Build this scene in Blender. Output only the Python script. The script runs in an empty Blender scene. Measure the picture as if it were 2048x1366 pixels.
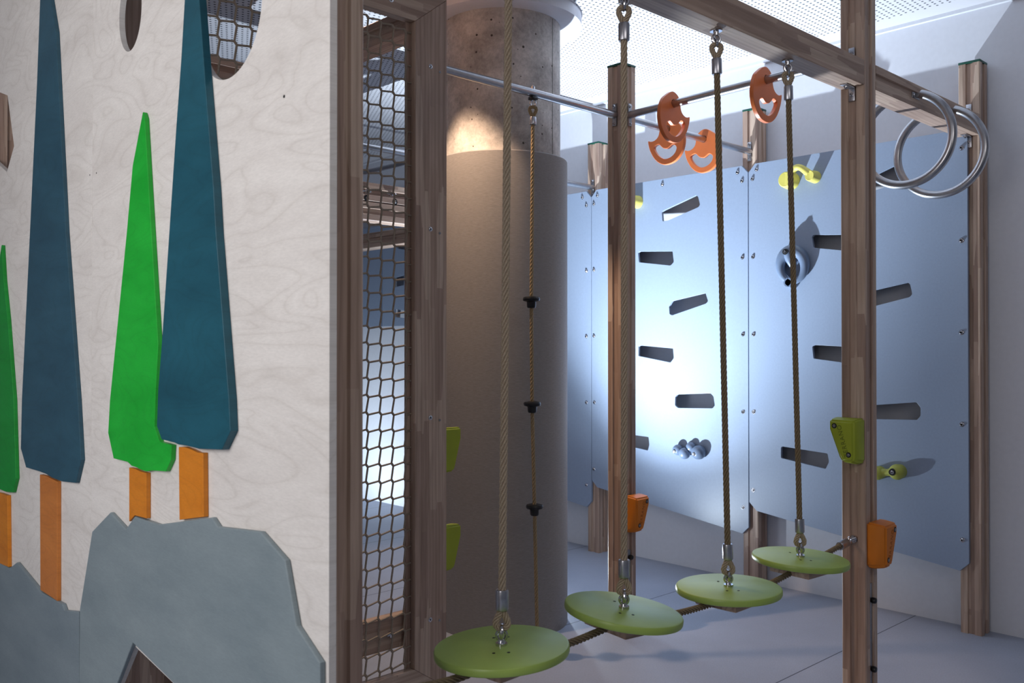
import bpy, bmesh, math, random
from mathutils import Vector, Matrix

# ------------------------------------------------------------------ camera, light, exposure
sc = bpy.context.scene
col = sc.collection
F, YAW, CH, PIT, SHY = 1819.87, 0.7591, 1.3984, 0.0085, -5.17   # 2048x1366 frame
cd = bpy.data.cameras.new('camera'); cam = bpy.data.objects.new('camera', cd); col.objects.link(cam)
cd.sensor_width = 36; cd.lens = F/2048*36; cd.shift_y = SHY/2048; cd.clip_start = 0.05
cam.location = (0, 0, CH); cam.rotation_euler = (math.pi/2+PIT, 0, -YAW)
cd.dof.use_dof = True; cd.dof.focus_distance = 3.6; cd.dof.aperture_fstop = 6.3
sc.camera = cam
sc.view_settings.view_transform = 'Standard'; sc.view_settings.look = 'None'
sc.view_settings.gamma = 1; sc.view_settings.exposure = 0.0
w = bpy.data.worlds.new('world'); sc.world = w; w.use_nodes = True
w.node_tree.nodes['Background'].inputs[0].default_value = (0.80, 0.86, 1.0, 1)
w.node_tree.nodes['Background'].inputs[1].default_value = 0.13

def lamp(kind, name, loc, target, energy, color, **kw):
    l = bpy.data.lights.new(name, kind); l.energy = energy; l.color = color
    for k, v in kw.items(): setattr(l, k, v)
    o = bpy.data.objects.new(name, l); col.objects.link(o); o.location = loc
    d = Vector(target)-Vector(loc); o.rotation_euler = d.to_track_quat('-Z', 'Y').to_euler()
    return o
UP = (3.80, 3.71, 0.15)      # floor spotlight hidden behind the column
lamp('SPOT', 'panel_spot_lamp', UP, (4.58, 3.12, 2.9), 400, (0.76, 0.88, 1.0), spot_size=math.radians(94), spot_blend=1.0, shadow_soft_size=0.02)
lamp('SPOT', 'uplight_lamp', UP, (3.84, 3.55, 1.6), 480, (0.76, 0.88, 1.0), spot_size=math.radians(98), spot_blend=1.0, shadow_soft_size=0.02)
lamp('SPOT', 'uplight_flood_lamp', UP, (3.55, 3.20, 1.4), 150, (0.76, 0.88, 1.0), spot_size=math.radians(176), spot_blend=1.0, shadow_soft_size=0.02)
lamp('SPOT', 'downlight_lamp', (2.42, 3.27, 3.06), (2.55, 3.22, 0), 125, (1.0, 0.69, 0.46), spot_size=math.radians(82), spot_blend=0.3, shadow_soft_size=0.03)
lamp('SPOT', 'net_wall_fill', (3.75, 6.75, 0.08), (4.79, 6.6, 0.72), 85, (0.75, 0.88, 1.0), spot_size=math.radians(130), spot_blend=1.0, shadow_soft_size=0.05)  # added low fill that brightens the wall behind the net
lamp('AREA', 'tree_panel_fill', (-1.6, 1.9, 1.95), (1.0, 2.6, 1.5), 60, (1.0, 0.965, 0.96), shape='RECTANGLE', size=2.8, size_y=1.6)  # added soft fill for the white tree panels, not a window
lamp('AREA', 'net_frame_fill', (0.9, -0.9, 2.95), (1.8, 2.4, 0.9), 18, (1.0, 0.95, 0.92), shape='RECTANGLE', size=1.8, size_y=1.0)  # added overhead fill for the near post and net frame

# ------------------------------------------------------------------ unprojection onto real planes
CO, SI = math.cos(YAW), math.sin(YAW)
def ray(x, y):
    a = (x-1024)/F; b = -(y-683-SHY)/F
    Z = math.cos(PIT)-b*math.sin(PIT); z = b*math.cos(PIT)+math.sin(PIT)
    return (a*CO+Z*SI, -a*SI+Z*CO, z)
def onU(x, y, u): r = ray(x, y); t = u/r[0]; return (r[1]*t, CH+r[2]*t)      # -> (v, z)
def onV(x, y, v): r = ray(x, y); t = v/r[1]; return (r[0]*t, CH+r[2]*t)      # -> (u, z)

# grid of the climbing frame (metres): x runs to the panelled wall, y runs along that wall
S = 1.22; UW = 4.7225; UA = UW-S; U2 = UA-S; U1 = 1.0645
VC = 1.681; VA = VC+S; V0 = VA+S; V5 = V0+S; HP = 2.795; K = 0.05
PF = UW-K-0.0175           # front of climbing panels
WALL = 4.79; CEIL = 3.094; COLX, COLY = 3.18, 3.43

# ------------------------------------------------------------------ materials
def nt(name):
    m = bpy.data.materials.new(name); m.use_nodes = True
    n = m.node_tree.nodes; l = m.node_tree.links
    return m, n, l, n['Principled BSDF']
def rgb(h):
    c = [int(h[i:i+2], 16)/255 for i in (0, 2, 4)]
    return tuple(x/12.92 if x <= .04045 else ((x+.055)/1.055)**2.4 for x in c)+(1,)
def mapping(n, l, scale, objinfo=True):
    tc = n.new('ShaderNodeTexCoord'); mp = n.new('ShaderNodeMapping'); mp.inputs['Scale'].default_value = scale
    if objinfo:
        oi = n.new('ShaderNodeObjectInfo'); mul = n.new('ShaderNodeMath'); mul.operation = 'MULTIPLY'; mul.inputs[1].default_value = 23.0
        va = n.new('ShaderNodeVectorMath'); va.operation = 'ADD'
        l.new(oi.outputs['Random'], mul.inputs[0]); l.new(tc.outputs['Object'], va.inputs[0]); l.new(mul.outputs[0], va.inputs[1])
        l.new(va.outputs[0], mp.inputs['Vector'])
    else: l.new(tc.outputs['Object'], mp.inputs['Vector'])
    return mp
def ramp(n, l, src, stops):
    r = n.new('ShaderNodeValToRGB'); l.new(src, r.inputs[0])
    e = r.color_ramp.elements
    e[0].position, e[0].color = stops[0]; e[1].position, e[1].color = stops[-1]
    for p, c in stops[1:-1]: x = e.new(p); x.color = c
    return r
def noise(n, l, mp, scale, detail=3, rough=.5, dist=0):
    t = n.new('ShaderNodeTexNoise'); t.inputs['Scale'].default_value = scale; t.inputs['Detail'].default_value = detail
    t.inputs['Roughness'].default_value = rough; t.inputs['Distortion'].default_value = dist
    l.new(mp.outputs[0], t.inputs['Vector']); return t
def mix(n, l, a, b, fac, mode='MIX'):
    m = n.new('ShaderNodeMix'); m.data_type = 'RGBA'; m.blend_type = mode
    if isinstance(fac, (int, float)): m.inputs[0].default_value = fac
    else: l.new(fac, m.inputs[0])
    for s, i in ((a, 6), (b, 7)):
        if isinstance(s, tuple): m.inputs[i].default_value = s
        else: l.new(s, m.inputs[i])
    return m.outputs[2]
def bump(n, l, p, h, st, d=.002):
    b = n.new('ShaderNodeBump'); b.inputs['Strength'].default_value = st; b.inputs['Distance'].default_value = d
    l.new(h, b.inputs['Height']); l.new(b.outputs[0], p.inputs['Normal'])

def wood(name, axis, tones, lam=0.034, length=0.42):
    """finger-jointed glulam, the grain running along the axis"""
    m, n, l, p = nt(name)
    sc1 = [26, 26, 26]; sc1['xyz'.index(axis)] = 1.6
    mp = mapping(n, l, tuple(sc1))
    g = noise(n, l, mp, 2.2, 5, .6, .6)
    wv = n.new('ShaderNodeTexWave'); wv.wave_type = 'BANDS'; wv.bands_direction = {'x': 'Y', 'y': 'X', 'z': 'X'}[axis]
    sc2 = [8, 8, 8]; sc2['xyz'.index(axis)] = .7
    mp2 = mapping(n, l, tuple(sc2)); wv.inputs['Scale'].default_value = 2.0; wv.inputs['Distortion'].default_value = 9; wv.inputs['Detail'].default_value = 2.5; wv.inputs['Detail Scale'].default_value = .7
    l.new(mp2.outputs[0], wv.inputs['Vector'])
    # lamellas: cells stretched along the grain
    vr = n.new('ShaderNodeTexVoronoi'); vr.distance = 'CHEBYCHEV'; vr.inputs['Randomness'].default_value = .6; vr.inputs['Scale'].default_value = 1
    sc3 = [1/lam]*3; sc3['xyz'.index(axis)] = 1/length
    mp3 = mapping(n, l, tuple(sc3)); l.new(mp3.outputs[0], vr.inputs['Vector'])
    sp = n.new('ShaderNodeSeparateColor'); l.new(vr.outputs['Color'], sp.inputs[0])
    base = ramp(n, l, sp.outputs[0], [(0, rgb(tones[0])), (.5, rgb(tones[1])), (1, rgb(tones[2]))])
    grain = ramp(n, l, g.outputs['Fac'], [(.3, (.74, .71, .68, 1)), (.7, (1.08, 1.07, 1.06, 1))])
    c = mix(n, l, base.outputs[0], grain.outputs[0], .8, 'MULTIPLY')
    gr2 = ramp(n, l, wv.outputs['Fac'], [(0, (.70, .66, .62, 1)), (.35, (1, 1, 1, 1)), (1, (1.04, 1.03, 1.02, 1))])
    c = mix(n, l, c, gr2.outputs[0], .55, 'MULTIPLY')
    l.new(c, p.inputs['Base Color']); p.inputs['Roughness'].default_value = .55
    bump(n, l, p, g.outputs['Fac'], .25, .001)
    return m
TONE = ('a0877a', 'b39a8a', 'c9b3a2')
WZ = wood('larch_upright', 'z', TONE); WX = wood('larch_lengthwise', 'x', TONE); WY = wood('larch_crosswise', 'y', TONE)

def ply(name, c1, c2, edge=None, scale=1.0, lines_=.6, rough=.5, spec=.4):
    """stained birch plywood with flowing horizontal figure"""
    m, n, l, p = nt(name)
    mp = mapping(n, l, (1, 1.0, 3.4))
    wv = n.new('ShaderNodeTexNoise'); wv.inputs['Scale'].default_value = 1.9*scale; wv.inputs['Detail'].default_value = 1.5; wv.inputs['Distortion'].default_value = 1.2
    l.new(mp.outputs[0], wv.inputs['Vector'])
    mu = n.new('ShaderNodeMath'); mu.operation = 'MULTIPLY'; mu.inputs[1].default_value = 19; l.new(wv.outputs['Fac'], mu.inputs[0])
    fr = n.new('ShaderNodeMath'); fr.operation = 'PINGPONG'; fr.inputs[1].default_value = 1; l.new(mu.outputs[0], fr.inputs[0])
    lines = ramp(n, l, fr.outputs[0], [(0, (1, 1, 1, 1)), (.2, (.35, .35, .35, 1)), (1, (0, 0, 0, 1))])
    cloud = noise(n, l, mp, 3.0, 4, .6)
    fine = noise(n, l, mapping(n, l, (1, 30, 170)), 2.0, 2, .6)
    cl = ramp(n, l, cloud.outputs['Fac'], [(.3, rgb(c1)), (.7, rgb(c2))])
    dk = mix(n, l, cl.outputs[0], (.80, .78, .76, 1), .9, 'MULTIPLY')
    ml = n.new('ShaderNodeMath'); ml.operation = 'MULTIPLY'; l.new(lines.outputs[0], ml.inputs[0]); ml.inputs[1].default_value = lines_
    c = mix(n, l, cl.outputs[0], dk, ml.outputs[0])
    f2 = ramp(n, l, fine.outputs['Fac'], [(.3, (.90, .90, .90, 1)), (.7, (1.05, 1.05, 1.05, 1))])
    c = mix(n, l, c, f2.outputs[0], .7, 'MULTIPLY')
    l.new(c, p.inputs['Base Color']); p.inputs['Roughness'].default_value = rough; p.inputs['Specular IOR Level'].default_value = spec
    return m
BIRCH = ply('whitewashed_birch', 'dcd7d2', 'e8e4df', rough=.55, scale=.9)
TEAL1 = ply('petrol_stained_ply', '194f5f', '205c6d', rough=.4)
TEAL2 = ply('slate_blue_stained_ply', '2a4e60', '325a6c', rough=.4)
GREEN = ply('bright_green_stained_ply', '12a32c', '22b83a', rough=.4)
GREEN2 = ply('leaf_green_stained_ply', '0e8a2c', '18983a', rough=.4)
ORNG = ply('orange_stained_ply', 'd07a1c', 'e08c2a', rough=.4)
ORNG2 = ply('dull_orange_stained_ply', 'c07434', 'cf8240', rough=.4)
ROCK = ply('grey_stained_ply', '7c8a90', '8a979c', rough=.5, scale=.4, lines_=.08)
ROCKB = ply('dark_grey_stained_ply', '76848c', '839097', rough=.5, scale=.4, lines_=.08)

def plain(name, hexc, rough=.5, metal=0, spec=.5, nscale=0, nstr=0.1, coat=0):
    m, n, l, p = nt(name)
    mp = mapping(n, l, (1, 1, 1)); t = noise(n, l, mp, nscale or 6, 3, .55)
    c = rgb(hexc); r = ramp(n, l, t.outputs['Fac'], [(.3, tuple(x*(1-nstr) for x in c[:3])+(1,)), (.7, tuple(min(1, x*(1+nstr)) for x in c[:3])+(1,))])
    l.new(r.outputs[0], p.inputs['Base Color'])
    p.inputs['Roughness'].default_value = rough; p.inputs['Metallic'].default_value = metal; p.inputs['Specular IOR Level'].default_value = spec
    p.inputs['Coat Weight'].default_value = coat
    return m
STEEL = plain('brushed_steel', 'b4b4b8', .28, 1, nscale=40, nstr=.06)
CHROME = plain('polished_steel', 'c8c8cc', .14, 1)
ALU = plain('aluminium', 'bcbcc2', .3, 1, nscale=60)
ZINC = plain('zinc_plate', '9a9a9e', .4, .9, nscale=60)
BLACK = plain('black_plastic', '0c0d10', .3)
CAPG = plain('dark_green_plastic', '0a4a3c', .45)
PLATE = plain('burnt_orange_plastic', 'd9733c', .36)
WEDO = plain('orange_resin', 'd07406', .5)
WEDG = plain('lime_resin', '98a424', .5)
HOLDY = plain('yellow_resin', 'd4c964', .5)
HOLDL = plain('olive_yellow_resin', 'a6aa4c', .5)
HOLDB = plain('slate_resin', '66758c', .3, spec=.6)
DISC = plain('lime_green_polyethylene', '98b156', .38)
PANEL = plain('blue_grey_laminate', '8a98ae', .36, nscale=90, nstr=.03, spec=.6)
WHITEW = plain('white_wall_paint', 'd2d4dc', .7, nscale=40, nstr=.02)
HOLE = plain('bolt_shadow_black', '08080a', .7)  # flat black that paints in the shade of recesses and holes
WEDGT = plain('shaded_lime_lettering', '69741a', .6); WEDOT = plain('shaded_orange_lettering', 'a85c08', .6)  # darker resin tones, letter shading put into the colour
GREYP = plain('grey_print', '70746e', .6)

def rope_mat(name, c1, c2):
    m, n, l, p = nt(name); mp = mapping(n, l, (1, 1, 1)); t = noise(n, l, mp, 320, 3, .7)
    r = ramp(n, l, t.outputs['Fac'], [(.3, rgb(c1)), (.7, rgb(c2))]); l.new(r.outputs[0], p.inputs['Base Color'])
    p.inputs['Roughness'].default_value = .8; bump(n, l, p, t.outputs['Fac'], .4, .001); return m
ROPE = rope_mat('hemp_coloured_rope', '8f806e', 'bdac94'); ROPED = rope_mat('brown_rope', '6a5c4b', '92805f')
ROPEC = rope_mat('tan_rope', '8a7556', 'b39c78'); NETM = rope_mat('net_cord', '86786a', 'a39484')

def concrete():
    m, n, l, p = nt('raw_concrete'); mp = mapping(n, l, (1, 1, 1), False)
    a = noise(n, l, mp, 5, 6, .7); b = noise(n, l, mp, 60, 4, .7)
    c1 = ramp(n, l, a.outputs['Fac'], [(.3, rgb('8f8a86')), (.5, rgb('b5afab')), (.68, rgb('d2ccc7'))])
    c2 = ramp(n, l, b.outputs['Fac'], [(.3, (.72, .72, .72, 1)), (.6, (1.05, 1.05, 1.05, 1))])
    c = mix(n, l, c1.outputs[0], c2.outputs[0], .8, 'MULTIPLY')
    v = n.new('ShaderNodeTexVoronoi'); v.inputs['Scale'].default_value = 26; l.new(mp.outputs[0], v.inputs['Vector'])
    sp = n.new('ShaderNodeSeparateColor'); l.new(v.outputs['Color'], sp.inputs[0])
    th = n.new('ShaderNodeMath'); th.operation = 'MULTIPLY'; l.new(sp.outputs[0], th.inputs[0]); th.inputs[1].default_value = .17
    lt = n.new('ShaderNodeMath'); lt.operation = 'LESS_THAN'; l.new(v.outputs['Distance'], lt.inputs[0]); l.new(th.outputs[0], lt.inputs[1])
    c = mix(n, l, c, rgb('463f3b'), lt.outputs[0])
    l.new(c, p.inputs['Base Color']); p.inputs['Roughness'].default_value = .8
    bump(n, l, p, a.outputs['Fac'], .2, .004); return m
CONC = concrete()
def felt():
    m, n, l, p = nt('grey_padding'); mp = mapping(n, l, (1, 1, 7), False)
    b = noise(n, l, mp, 45, 4, .7); c = ramp(n, l, b.outputs['Fac'], [(.3, rgb('7e7a79')), (.7, rgb('918d8b'))])
    l.new(c.outputs[0], p.inputs['Base Color']); p.inputs['Roughness'].default_value = .62
    bump(n, l, p, b.outputs['Fac'], .25, .001); return m
FELT = felt()
def ceiling_mat():
    m, n, l, p = nt('perforated_ceiling_board'); mp = mapping(n, l, (1/.030, 1/.030, 1), False)
    sep = n.new('ShaderNodeSeparateXYZ'); l.new(mp.outputs[0], sep.inputs[0])
    def mth(op, a, b=None):
        k = n.new('ShaderNodeMath'); k.operation = op
        for i, s in enumerate((a, b)):
            if s is None: continue
            if isinstance(s, (int, float)): k.inputs[i].default_value = s
            else: l.new(s, k.inputs[i])
        return k.outputs[0]
    row = mth('FLOOR', sep.outputs[1]); off = mth('MULTIPLY', mth('MODULO', row, 2), .5)
    fx = mth('SUBTRACT', mth('FRACT', mth('ADD', sep.outputs[0], mth('ABSOLUTE', off))), .5)
    fy = mth('SUBTRACT', mth('FRACT', sep.outputs[1]), .5)
    d = mth('SQRT', mth('ADD', mth('MULTIPLY', fx, fx), mth('MULTIPLY', fy, fy)))
    dot = mth('MULTIPLY', mth('LESS_THAN', d, .20), mth('LESS_THAN', sep.outputs[0], (WALL-.15)/.030))
    c = mix(n, l, rgb('c8c8ce'), rgb('34373f'), dot)
    l.new(c, p.inputs['Base Color']); p.inputs['Roughness'].default_value = .8; return m
CEILM = ceiling_mat()
def floor_mat():
    m, n, l, p = nt('pale_grey_floor'); mp = mapping(n, l, (1, 1, 1), False)
    a = noise(n, l, mp, 1.6, 4, .6); b = noise(n, l, mp, 140, 3, .6)
    c = ramp(n, l, a.outputs['Fac'], [(.3, rgb('9aa1b2')), (.7, rgb('a6adbe'))])
    c2 = ramp(n, l, b.outputs['Fac'], [(.35, (.93, .93, .93, 1)), (.65, (1.04, 1.04, 1.04, 1))])
    c = mix(n, l, c.outputs[0], c2.outputs[0], 1, 'MULTIPLY')
    sep = n.new('ShaderNodeSeparateXYZ'); l.new(mp.outputs[0], sep.inputs[0])
    su = n.new('ShaderNodeMath'); su.operation = 'SUBTRACT'; l.new(sep.outputs[1], su.inputs[0]); su.inputs[1].default_value = 1.995-1.14*10
    dv = n.new('ShaderNodeMath'); dv.operation = 'DIVIDE'; l.new(su.outputs[0], dv.inputs[0]); dv.inputs[1].default_value = 1.14
    f = n.new('ShaderNodeMath'); f.operation = 'FRACT'; l.new(dv.outputs[0], f.inputs[0])
    lt = n.new('ShaderNodeMath'); lt.operation = 'LESS_THAN'; l.new(f.outputs[0], lt.inputs[0]); lt.inputs[1].default_value = .0045
    c = mix(n, l, c, rgb('3c3f4a'), lt.outputs[0])
    l.new(c, p.inputs['Base Color']); p.inputs['Roughness'].default_value = .5; p.inputs['Specular IOR Level'].default_value = .35
    bump(n, l, p, b.outputs['Fac'], .08, .001); return m
FLOORM = floor_mat()

# ------------------------------------------------------------------ object helpers
def tag(o, label, cat, group=None):
    o['label'] = label; o['category'] = cat
    if group: o['group'] = group
    return o
def thing(name, label, cat, loc, group=None):
    o = bpy.data.objects.new(name, None); col.objects.link(o); o.location = loc; o.empty_display_size = .05
    return tag(o, label, cat, group)
def wloc(o):
    v = Vector((0, 0, 0))
    while o is not None: v += o.location; o = o.parent
    return v
def smooth(me, ang=35):
    for p in me.polygons: p.use_smooth = True
    try: me.set_sharp_from_angle(angle=math.radians(ang))
    except Exception: pass
def obj(name, bm, mat, parent=None, origin=None, label=None, ang=35):
    """bm in world coordinates -> one mesh object, linked, relative to its parent or to its own origin"""
    me = bpy.data.meshes.new(name)
    off = wloc(parent) if parent else Vector(origin or (0, 0, 0))
    bmesh.ops.translate(bm, verts=bm.verts, vec=-off)
    bmesh.ops.recalc_face_normals(bm, faces=bm.faces)
    bm.to_mesh(me); bm.free(); me.materials.append(mat); smooth(me, ang)
    o = bpy.data.objects.new(name, me); col.objects.link(o)
    if parent: o.parent = parent
    else: o.location = off
    if label: o['label'] = label
    return o
def box(bm, a, b, bev=0):
    r = bmesh.ops.create_cube(bm, size=1); vs = r['verts']
    c = [(a[i]+b[i])/2 for i in range(3)]; s = [abs(b[i]-a[i]) for i in range(3)]
    for v in vs: v.co = Vector((v.co.x*s[0]+c[0], v.co.y*s[1]+c[1], v.co.z*s[2]+c[2]))
    if bev: bmesh.ops.bevel(bm, geom=list({e for v in vs for e in v.link_edges}), offset=bev, segments=2, affect='EDGES', profile=.5)
def B(): return bmesh.new()
def boxm(a, b, bev=0): bm = B(); box(bm, a, b, bev); return bm
def loft(bm, rings, closed=False, caps=True):
    vr = [[bm.verts.new(p) for p in r] for r in rings]; n = len(vr[0]); m = len(vr)
    for i in range(m if closed else m-1):
        a, b = vr[i], vr[(i+1) % m]
        for j in range(n): bm.faces.new((a[j], a[(j+1) % n], b[(j+1) % n], b[j]))
    if caps and not closed:
        bm.faces.new(vr[0][::-1]); bm.faces.new(vr[-1])
def frames(path, closed=False):
    P = [Vector(p) for p in path]; n = len(P); T = []
    for i in range(n):
        if closed: t = P[(i+1) % n]-P[i-1]
        else: t = P[min(i+1, n-1)]-P[max(i-1, 0)]
        T.append(t.normalized())
    ref = Vector((0, 0, 1)) if abs(T[0].z) < .9 else Vector((0, 1, 0))
    N = [(ref-T[0]*ref.dot(T[0])).normalized()]
    for i in range(1, n):
        v = N[-1]-T[i]*N[-1].dot(T[i]); N.append(v.normalized())
    return P, T, N
def tube(bm, path, r, seg=12, closed=False, caps=True):
    P, T, N = frames(path, closed); rings = []
    for i, (p, t, nn) in enumerate(zip(P, T, N)):
        b = t.cross(nn); rr = r[i] if isinstance(r, (list, tuple)) else r
        rings.append([p+(nn*math.cos(2*math.pi*k/seg)+b*math.sin(2*math.pi*k/seg))*rr for k in range(seg)])
    loft(bm, rings, closed, caps)
def rope(bm, path, r, strands=6, pitch=.105, per=4, step=.006, squash=1):
    """twisted rope: lobed section that turns along the path"""
    P = [Vector(p) for p in path]; L = [0]
    for a, b in zip(P, P[1:]): L.append(L[-1]+(b-a).length)
    n = max(4, int(L[-1]/step)); pts = []; j = 0
    for i in range(n+1):
        s = L[-1]*i/n
        while j < len(P)-2 and L[j+1] < s: j += 1
        f = (s-L[j])/max(1e-9, L[j+1]-L[j]); pts.append(P[j].lerp(P[j+1], min(1, f)))
    Q, T, N = frames(pts); rings = []; seg = strands*per
    for i, (p, t, nn) in enumerate(zip(Q, T, N)):
        b = t.cross(nn); tw = 2*math.pi*(L[-1]*i/n)/pitch; ring = []
        for k in range(seg):
            a = 2*math.pi*k/seg; rr = r*(1.02 if k % per == per//2 else .95) if k % per else r*.58
            ring.append(p+(nn*math.cos(a+tw)+b*math.sin(a+tw))*rr)
        rings.append(ring)
    loft(bm, rings)
def cyl(bm, a, b, r, seg=24, r2=None, bev=0):
    a, b = Vector(a), Vector(b)
    if bev:
        d = (b-a).normalized(); tube(bm, [a, a+d*bev*.3, a+d*bev, b-d*bev, b-d*bev*.3, b], [r-bev, r-bev*.3, r, r, r-bev*.3, r-bev], seg)
    else: tube(bm, [a, b], [r, r if r2 is None else r2], seg)
def sphere(bm, c, r, sx=1, sy=1, sz=1, seg=20):
    q = bmesh.ops.create_uvsphere(bm, u_segments=seg, v_segments=seg//2, radius=1)
    for v in q['verts']: v.co = Vector((c[0]+v.co.x*r*sx, c[1]+v.co.y*r*sy, c[2]+v.co.z*r*sz))
def outline(polys, plane, c0, c1, bev=.0012):
    """2D outline with holes given on a plane of the room -> bmesh slab from c0 (front) to c1 (back).
       plane 'U': points (v,z), thickness along x.  plane 'V': points (u,z), thickness along y.  plane 'Z': points (x,y)"""
    cu = bpy.data.curves.new('outline', 'CURVE'); cu.dimensions = '2D'; cu.fill_mode = 'BOTH'
    for poly in polys:
        s = cu.splines.new('POLY'); s.points.add(len(poly)-1); s.use_cyclic_u = True
        for i, p in enumerate(poly): s.points[i].co = (p[0], p[1], 0, 1)
    th = abs(c1-c0); cu.extrude = th/2-bev; cu.bevel_depth = bev; cu.bevel_resolution = 1; cu.offset = -bev
    t = bpy.data.objects.new('outline', cu); col.objects.link(t)
    dg = bpy.context.evaluated_depsgraph_get(); me = bpy.data.meshes.new_from_object(t.evaluated_get(dg))
    bm = bmesh.new(); bm.from_mesh(me); bpy.data.objects.remove(t); bpy.data.curves.remove(cu); bpy.data.meshes.remove(me)
    mid = (c0+c1)/2
    for v in bm.verts:
        x, y, z = v.co
        v.co = {'U': (mid+z, x, y), 'V': (x, mid-z, y), 'Z': (x, y, mid+z)}[plane]
    bmesh.ops.remove_doubles(bm, verts=bm.verts, dist=1e-5)
    return bm
def text_bm(s, size, depth):
    cu = bpy.data.curves.new('text', 'FONT'); cu.body = s; cu.size = size; cu.extrude = depth; cu.align_x = 'CENTER'; cu.align_y = 'CENTER'; cu.space_character = 1.15
    t = bpy.data.objects.new('text', cu); col.objects.link(t)
    dg = bpy.context.evaluated_depsgraph_get(); me = bpy.data.meshes.new_from_object(t.evaluated_get(dg))
    bm = bmesh.new(); bm.from_mesh(me); bpy.data.objects.remove(t); bpy.data.curves.remove(cu); bpy.data.meshes.remove(me)
    return bm
def struct(name, bm, mat): o = obj(name, bm, mat); o['kind'] = 'structure'; return o
def bolt(bm, p, d, r=.009, h=.006):
    """domed socket screw at p, facing direction d, with a washer"""
    p, d = Vector(p), Vector(d).normalized()
    tube(bm, [p, p+d*.0015, p+d*.0016, p+d*h*.6, p+d*h, p+d*h, p+d*h*.55], [r, r, r*.78, r*.76, r*.5, r*.3, r*.28], 14)
    tube(bm, [p+d*h*.5, p+d*h*.52], [r*.3, r*.3], 6)

# ------------------------------------------------------------------ room shell
struct('floor', boxm((-6, -6, -.1), (WALL, 10, 0)), FLOORM)
struct('ceiling', boxm((-6, -6, CEIL), (WALL, 10, CEIL+.1)), CEILM)
struct('wall_right', boxm((WALL, -6, -.1), (WALL+.15, 10.15, CEIL+.1)), WHITEW)
struct('wall_far', boxm((-6, 10, -.1), (WALL, 10.15, CEIL+.1)), WHITEW)
# shallow cove line where ceiling meets the panelled wall
struct('trim_1', boxm((WALL-.022, -5.9, CEIL-.018), (WALL, 9.99, CEIL)), WHITEW)

# concrete column
def ringpts(cx, cy, r, z, n=96): return [Vector((cx+r*math.cos(2*math.pi*k/n), cy+r*math.sin(2*math.pi*k/n), z)) for k in range(n)]
t = thing('column', 'round raw concrete column wrapped in grey padding up to head height', 'column', (COLX, COLY, 0))
bm = B(); loft(bm, [ringpts(COLX, COLY, .302, z) for z in (0, 1, 2, CEIL)]); obj('concrete_shaft', bm, CONC, t)
bm = B(); R1 = .338
loft(bm, [ringpts(COLX, COLY, .304, 0), ringpts(COLX, COLY, R1, 0), ringpts(COLX, COLY, R1, 1.2), ringpts(COLX, COLY, R1, 2.338), ringpts(COLX, COLY, R1-.004, 2.343), ringpts(COLX, COLY, .304, 2.343)], closed=True, caps=False)
obj('padding_sleeve', bm, FELT, t, label='grey padding sleeve')
bm = B(); loft(bm, [ringpts(COLX, COLY, .3025, 3.035), ringpts(COLX, COLY, .412, 3.035), ringpts(COLX, COLY, .412, CEIL-.0005), ringpts(COLX, COLY, .3025, CEIL-.0005)], closed=True, caps=False)
obj('ceiling_collar', bm, WHITEW, t, label='smooth white ring under the ceiling')
bm = B()
a = math.atan2(-(.95), -(.30)) ; sx, sy = COLX+.3022*math.cos(a+.55), COLY+.3022*math.sin(a+.55)
box(bm, (sx-.0012, sy-.0012, 2.345), (sx+.0012, sy+.0012, 3.03)); obj('formwork_seam', bm, GREYP, t)

# floor spotlight body behind the column, ceiling downlight
t = thing('floor_spotlight', 'small black floor spotlight standing behind the padded column', 'lamp', (UP[0], UP[1], 0))
bm = B(); cyl(bm, (UP[0], UP[1], 0), (UP[0], UP[1], .012), .06, bev=.003); obj('base', bm, BLACK, t)
bm = B(); loft(bm, [ringpts(UP[0], UP[1], r, z, 32) for r, z in ((.02, .0125), (.045, .04), (.05, .09), (.05, .12), (.045, .12), (.04, .06))]); obj('lamp_housing', bm, BLACK, t)
t = thing('ceiling_downlight', 'recessed white ceiling downlight above the netted frame', 'lamp', (2.42, 3.27, CEIL))
bm = B(); loft(bm, [ringpts(2.42, 3.27, r, z, 32) for r, z in ((.045, CEIL), (.06, CEIL), (.06, CEIL-.006), (.045, CEIL-.006))], closed=True, caps=False); obj('trim_ring', bm, WHITEW, t)

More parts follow.
